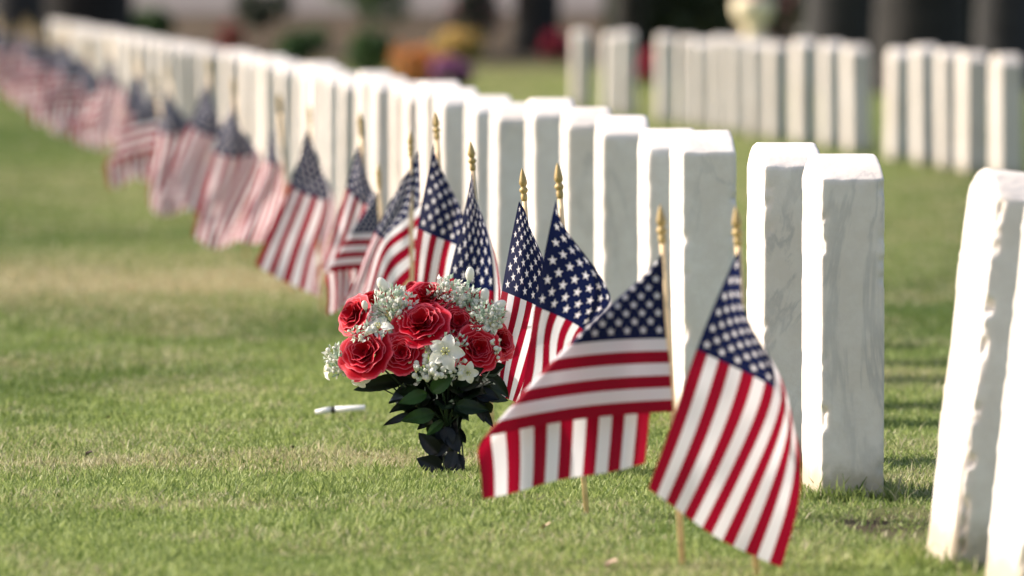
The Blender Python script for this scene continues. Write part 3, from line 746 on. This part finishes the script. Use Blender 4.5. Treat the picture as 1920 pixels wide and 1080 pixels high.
# ------------------------------------------------------------------ background: trees, hedge, flowers, urn
M_BARK = simple('dark_bark', (.012, .011, .010), .9, var=.4, nscale=6, bump=.8, bscale=12)
M_BARKG = simple('grey_bark', (.024, .024, .025), .9, var=.3, nscale=5, bump=.8, bscale=12)
M_CROWN = simple('dark_tree_leaf', (.03, .06, .02), .6, var=.4, nscale=3, transl=.2)
M_HEDGE = simple('hedge_leaf', (.022, .036, .016), .6, var=.5, nscale=3)
M_SHRUB = simple('shrub_leaf', (.06, .12, .035), .6, var=.35, nscale=4, transl=.2)
def leaf_cloud(mat, name, n, sampler, size, seed):
    r = np.random.default_rng(seed); C_ = sampler(r, n); n = len(C_)
    A = r.normal(size=(n, 3)); A /= np.linalg.norm(A, axis=1, keepdims=True)
    B = np.cross(A, r.normal(size=(n, 3))); B /= np.linalg.norm(B, axis=1, keepdims=True)
    s = size * r.uniform(.6, 1.3, (n, 1))
    V = np.stack([C_ - A * s, C_ + B * s * .45, C_ + A * s, C_ - B * s * .45], 1).reshape(-1, 3)
    return mesh_np(name, V, np.arange(n * 4).reshape(n, 4), mat, smooth=False)
def blobs(centres, radii):
    def f(r, n):
        k = r.integers(0, len(centres), n); d_ = r.normal(size=(n, 3)); d_ /= np.linalg.norm(d_, axis=1, keepdims=True)
        return np.array(centres)[k] + d_ * (np.array(radii)[k][:, None] * r.uniform(.6, 1.05, (n, 1)))
    return f
def tree(px, d, wpx, h, label, mat, seed, crown_r=3.2):
    r = wpx / F_PX * d / 2; x = (px - 960) / F_PX * d; rr = random.Random(seed); z0 = float(zg(x, d))
    root = empty('tree', (x, d, z0), label, 'tree', 'trees behind the headstones')
    a = MB(); pts = [Vector((0, 0, -.3)), Vector((0, 0, 0)), Vector((.02, 0, .35)), Vector((.05, 0, 1.2)), Vector((rr.uniform(-.2, .2), 0, 3)), Vector((rr.uniform(-.4, .4), 0, h * .7)), Vector((0, 0, h))]
    a.tube(pts, [r * 1.3, r * 1.15, r * 1.05, r, r * .85, r * .55, r * .15], 18)
    limbs = []
    for k in range(7):
        an = rr.uniform(0, 6.28); z = rr.uniform(.42, .85) * h; e = Vector((math.cos(an) * crown_r * .7, math.sin(an) * crown_r * .7, z + crown_r * .5))
        a.tube([Vector((0, 0, z)), Vector((e.x * .5, e.y * .5, z + .25 * crown_r)), e], [r * .4, r * .25, r * .08], 8); limbs.append(e)
    link('trunk', a.mesh('trunk', mat), root)
    cs = [tuple(e) for e in limbs] + [(rr.uniform(-1, 1) * crown_r * .6, rr.uniform(-1, 1) * crown_r * .6, h + rr.uniform(-.5, 1)) for _ in range(7)]
    link('crown', leaf_cloud(M_CROWN, 'crown', 5200, blobs(cs, [crown_r * rr.uniform(.35, .55) for _ in cs]), .16, seed), root)
tree(150, 106, 185, 9, 'thick near black tree trunk at the upper left behind the far headstones', M_BARK, 1, 4)
tree(28, 104, 100, 8, 'grey tree trunk at the upper left corner beside the thick black one', M_BARKG, 2, 3)
tree(1003, 104, 84, 8, 'slim black tree trunk at the top between the middle flowers and back row', M_BARK, 3, 3.4)
tree(1175, 86, 60, 7, 'dark tree trunk at the top behind the far left trio of back stones', M_BARK, 4, 3)
tree(1570, 80, 130, 9, 'dark greyish tree trunk at the top right behind the pair of back stones', M_BARKG, 5, 4)
tree(1720, 76, 170, 9, 'broad black tree trunk at the top right behind the group of four back stones', M_BARK, 6, 4)
tree(1878, 79, 110, 8, 'dark tree trunk at the top right corner', M_BARKG, 7, 3.6)
def box_cloud(x0, x1, d, dep, h, px=None):
    def f(r, n):
        x = r.uniform(x0, x1, n); y = d + r.uniform(-.5, .5, n) * dep * (1 - .2 * vnoise(x * .8, x * 0, 5)); z = h * (r.uniform(0, 1, n) ** .8) * (.85 + .25 * vnoise(x * .6, y, 9))
        return np.stack([x, y, z], 1) 
    return f
def hedge(px0, px1, d, dep, h, label, mat, seed, n=16000, size=.09):
    x0, x1 = (px0 - 960) / F_PX * d, (px1 - 960) / F_PX * d; xm = (x0 + x1) / 2; z0 = float(zg(xm, d))
    root = empty('hedge', (xm, d, z0), label, 'hedge')
    link('foliage', leaf_cloud(mat, 'foliage', n, box_cloud(x0 - xm, x1 - xm, 0, dep, h), size, seed), root)
    a = MB()
    nn = max(3, int((x1 - x0) / .6))
    for k in range(nn):
        x = x0 - xm + (k + .5) * (x1 - x0) / nn; a.tube([(x, 0, -.2), (x + .05, 0, h * .5), (x, .05, h * .9)], [.05, .04, .02], 7)
    link('stems', a.mesh('stems', M_BARK), root)
hedge(1140, 1372, 90, 1.4, 2.6, 'dark green hedge at the top behind the back row, left of the cream urn', M_HEDGE, 21)
hedge(1490, 1960, 84, 1.4, 3.0, 'dark hedge behind the trunks at the top right', M_HEDGE, 22, 26000)
hedge(-900, 3200, 200, 3, 5.0, 'long dark hedge closing the far side beyond the path', M_HEDGE, 23, 60000, .35)
def bush(px, d, wpx, h, label, mat, n, seed, flower=None, nf=0, fs=.03, cat='shrub', name='shrub', zc=None):
    x = (px - 960) / F_PX * d; r = wpx / F_PX * d / 2; z0 = float(zg(x, d)); rr = random.Random(seed)
    root = empty(name, (x, d, z0), label, cat)
    cs = [(rr.uniform(-.5, .5) * r, rr.uniform(-.5, .5) * r, h * rr.uniform(.3, .75)) for _ in range(7)]; rd = [min(r, h * .5) * rr.uniform(.55, .8) for _ in cs]
    link('foliage', leaf_cloud(mat, 'foliage', n, blobs(cs, rd), .035 + r * .05, seed), root)
    a = MB()
    for k in range(6): e = cs[k]; a.tube([(0, 0, -.05), (e[0] * .5, e[1] * .5, e[2] * .5), e], [.012, .01, .006], 6)
    link('stems', a.mesh('stems', M_STEM), root)
    if flower:
        fl = leaf_cloud(flower, 'blossoms', nf, blobs([(c[0] * 1.25, c[1] - .02, c[2] + .03) for c in cs], [q * rr.uniform(.6, 1.4) for q in rd]), fs, seed + 5)
        tag(link('blossoms', fl, root), kind='stuff')
M_ORG = simple('orange_blossom', (.62, .24, .06), .6, var=.2, transl=.3); M_YEL = simple('yellow_blossom', (.66, .45, .16), .6, var=.2, transl=.3)
M_PUR = simple('purple_blossom', (.28, .08, .25), .6, var=.3, transl=.3); M_RED = simple('crimson_blossom', (.45, .03, .08), .6, var=.3, transl=.3); M_PNK = simple('pink_blossom', (.75, .35, .40), .6, var=.2, transl=.3)
bush(787, 80, 84, .42, 'blurred clump of bright orange flowers beyond the front row', M_SHRUB, 500, 31, M_ORG, 1300, .035, 'flowers', 'flower_clump')
bush(866, 84, 90, .54, 'blurred clump of yellow flowers right of the orange ones', M_SHRUB, 500, 32, M_YEL, 1300, .035, 'flowers', 'flower_clump')
bush(845, 76, 100, .26, 'blurred low clump of purple flowers below the yellow ones', M_SHRUB, 500, 33, M_PUR, 900, .035, 'flowers', 'flower_clump')
bush(1046, 100, 70, .32, 'blurred crimson flowers at the foot of the slim black trunk', M_SHRUB, 300, 34, M_RED, 900, .035, 'flowers', 'flower_clump')
bush(428, 103, 70, .35, 'faint crimson flowers on the brown slope above the far headstones', M_SHRUB, 400, 35, M_RED, 500, .035, 'flowers', 'flower_clump')
bush(1213, 78, 34, .40, 'narrow dark red flowers seen through the gap in the back row', M_SHRUB, 250, 36, M_RED, 700, .03, 'flowers', 'flower_clump')
bush(690, 116, 170, 1.3, 'round dark green shrub at the top middle by the pale path', M_SHRUB, 2600, 37)
bush(702, 92, 110, .5, 'low green shrub left of the orange flowers', M_SHRUB, 1400, 38)
bush(575, 98, 150, .45, 'low olive shrub right of the faint crimson flowers', M_SHRUB, 1200, 39)
bush(300, 110, 200, .40, 'low olive shrub right of the thick black trunk at the upper left', M_SHRUB, 1500, 43)
bush(900, 112, 150, .7, 'loose dark shrub at the top left of the slim black trunk', M_HEDGE, 1500, 44, M_PNK, 160, .05)
bush(500, 116, 180, .55, 'low olive shrub above the faint crimson flowers near the path', M_HEDGE, 1300, 45)
bush(1460, 84, 80, 1.1, 'shrub with faded pink blossoms right of the cream urn', M_HEDGE, 1200, 40, M_PNK, 260, .04)
M_CREAM = simple('cream_stone', (.72, .64, .46), .8, var=.12, nscale=8)
ux = (1412 - 960) / F_PX * 74; urn = empty('garden_urn', (ux, 74, float(zg(ux, 74))), 'blurred cream stone urn with pink flowers, rising on a pedestal behind the back row', 'urn')
a = MB(); a.lathe([(.001, 0), (.19, 0), (.19, .06), (.16, .09), (.15, .42), (.18, .45), (.18, .5), (.001, .5)], 24); link('pedestal', a.mesh('pedestal', M_CREAM), urn)
a = MB(); a.lathe([(.001, .5), (.11, .5), (.08, .55), (.08, .6), (.16, .68), (.185, .76), (.18, .82), (.14, .85), (.13, .86), (.001, .84)], 24); link('bowl', a.mesh('bowl', M_CREAM), urn)
link('blossoms', leaf_cloud(M_PNK, 'blossoms', 700, blobs([(0, 0, .93), (.06, 0, .98), (-.05, 0, 1.0)], [.10, .09, .08]), .03, 50), urn)

# ------------------------------------------------------------------ grass
def blades():
    r = np.random.default_rng(5); out = []
    xs_, ys_, hs_, ws_ = [], [], [], []
    def add(x, y, h, w_): xs_.append(x); ys_.append(y); hs_.append(h); ws_.append(w_)
    def wedge(n, y0, y1, pw):
        t = r.uniform(0, 1, n); q = 1 - pw + 1e-9
        y = (y0**q + t * (y1**q - y0**q)) ** (1 / q)
        x = r.uniform(-1, 1, n) * (.0605 * y * 1.08 + .12); return x, y
    x, y = wedge(215000, 12.7, 20, -1.0); add(x, y, r.uniform(.006, .017, len(x)), r.uniform(.0010, .0024, len(x)))
    x, y = wedge(190000, 20, 88, 1.3); k = y / 20; add(x, y, r.uniform(.008, .018, len(x)), r.uniform(.0016, .0026, len(x)) * k ** 1.1)
    # the lawn goes on to both sides
    t = r.uniform(0, 1, 170000); y = 11 + 45 * t ** 1.3; sg = np.where(r.uniform(0, 1, len(y)) < .5, -1, 1)
    x = sg * (.0605 * y * 1.08 + .12 + r.uniform(0, 1, len(y)) ** 1.3 * (1.2 + .09 * y)); add(x, y, r.uniform(.010, .022, len(x)), r.uniform(.002, .0036, len(x)) * np.maximum(1, y / 18))
    # longer uncut tufts round the stones
    for (bx, by, th) in bases:
        if by > 60: continue
        n = int(1500 * min(1, (16 / by) ** 1.2)); t = r.uniform(0, 2 * math.pi, n)
        ex = np.clip(np.cos(t) * 1.5, -1, 1) * (W_ / 2 + .02) + r.normal(0, .018, n); ey = np.clip(np.sin(t) * 1.5, -1, 1) * (T_ / 2 + .02) + r.normal(0, .018, n)
        c, s = math.cos(th), math.sin(th)
        add(bx + ex * c - ey * s, by + ex * s + ey * c, r.uniform(.008, .034, n) * np.where(r.uniform(0, 1, n) < .12, 1.6, 1), r.uniform(.0012, .0024, n) * max(1, by / 20))
    # scattered coarser tufts
    tx, ty = wedge(1500, 12.8, 24, -1.0)
    for i in range(len(tx)):
        n = 22; add(tx[i] + r.normal(0, .014, n), ty[i] + r.normal(0, .03, n), r.uniform(.010, .026, n) * r.uniform(.7, 1.4), r.uniform(.0012, .002, n))
    x, y, h, w_ = map(np.concatenate, (xs_, ys_, hs_, ws_)); n = len(x)
    clump = fbm(x * 14, y * 7, 91, 2)
    h *= .55 + .95 * clump
    dry, dark, soil = fields(x, y)
    keep = ~((soil > .45) & (y < 60) & (r.uniform(0, 1, n) < .85)); x, y, h, w_, dry, dark, soil, clump = (q[keep] for q in (x, y, h, w_, dry, dark, soil, clump)); n = len(x)
    soil = soil * (y > 60)
    sel = r.uniform(0, 1, n) < dry * .85; dry = np.where(sel, r.uniform(.65, 1, n), dry * .25)
    an = r.uniform(0, 2 * math.pi, n); ln = r.uniform(.15, 1.1, n) * h; la = r.uniform(0, 2 * math.pi, n)
    z = zg(x, y); B = np.stack([x, y, z - .003], 1)
    sd = np.stack([np.cos(an), np.sin(an), 0 * an], 1) * w_[:, None] / 1.0
    L = np.stack([np.cos(la), np.sin(la), 0 * la], 1) * ln[:, None]; up = np.stack([0 * h, 0 * h, h], 1)
    Vx = np.stack([B - sd, B + sd, B + L * .45 + up * .62 + sd * .75, B + L * .45 + up * .62 - sd * .75, B + L + up * .95], 1).reshape(-1, 3)
    i0 = np.arange(n) * 5
    q1 = np.stack([i0, i0 + 1, i0 + 2, i0 + 3], 1); t1 = np.stack([i0 + 3, i0 + 2, i0 + 4], 1)
    idx = np.concatenate([q1.ravel(), t1.ravel()]).astype(np.int32)
    starts = np.concatenate([np.arange(n) * 4, n * 4 + np.arange(n) * 3]).astype(np.int32)
    me = bpy.data.meshes.new('grass'); me.vertices.add(n * 5); me.vertices.foreach_set('co', Vx.astype(np.float32).ravel())
    me.loops.add(len(idx)); me.loops.foreach_set('vertex_index', idx); me.polygons.add(2 * n); me.polygons.foreach_set('loop_start', starts)
    me.update(calc_edges=True)
    var = np.clip(r.normal(.5, .36, n) + (clump - .5) * .5, 0, 1)
    for nm, av in (('dry', dry), ('dark', dark * r.uniform(.6, 1.2, n)), ('soil', soil), ('var', var)):
        at = me.attributes.new(nm, 'FLOAT', 'POINT'); at.data.foreach_set('value', np.repeat(np.clip(av, 0, 1), 5).astype(np.float32))
    me.materials.append(M_BLADE); o = link('grass', me)
    tag(o, 'short mown lawn grass with dry straw patches', 'grass', kind='stuff')
blades()
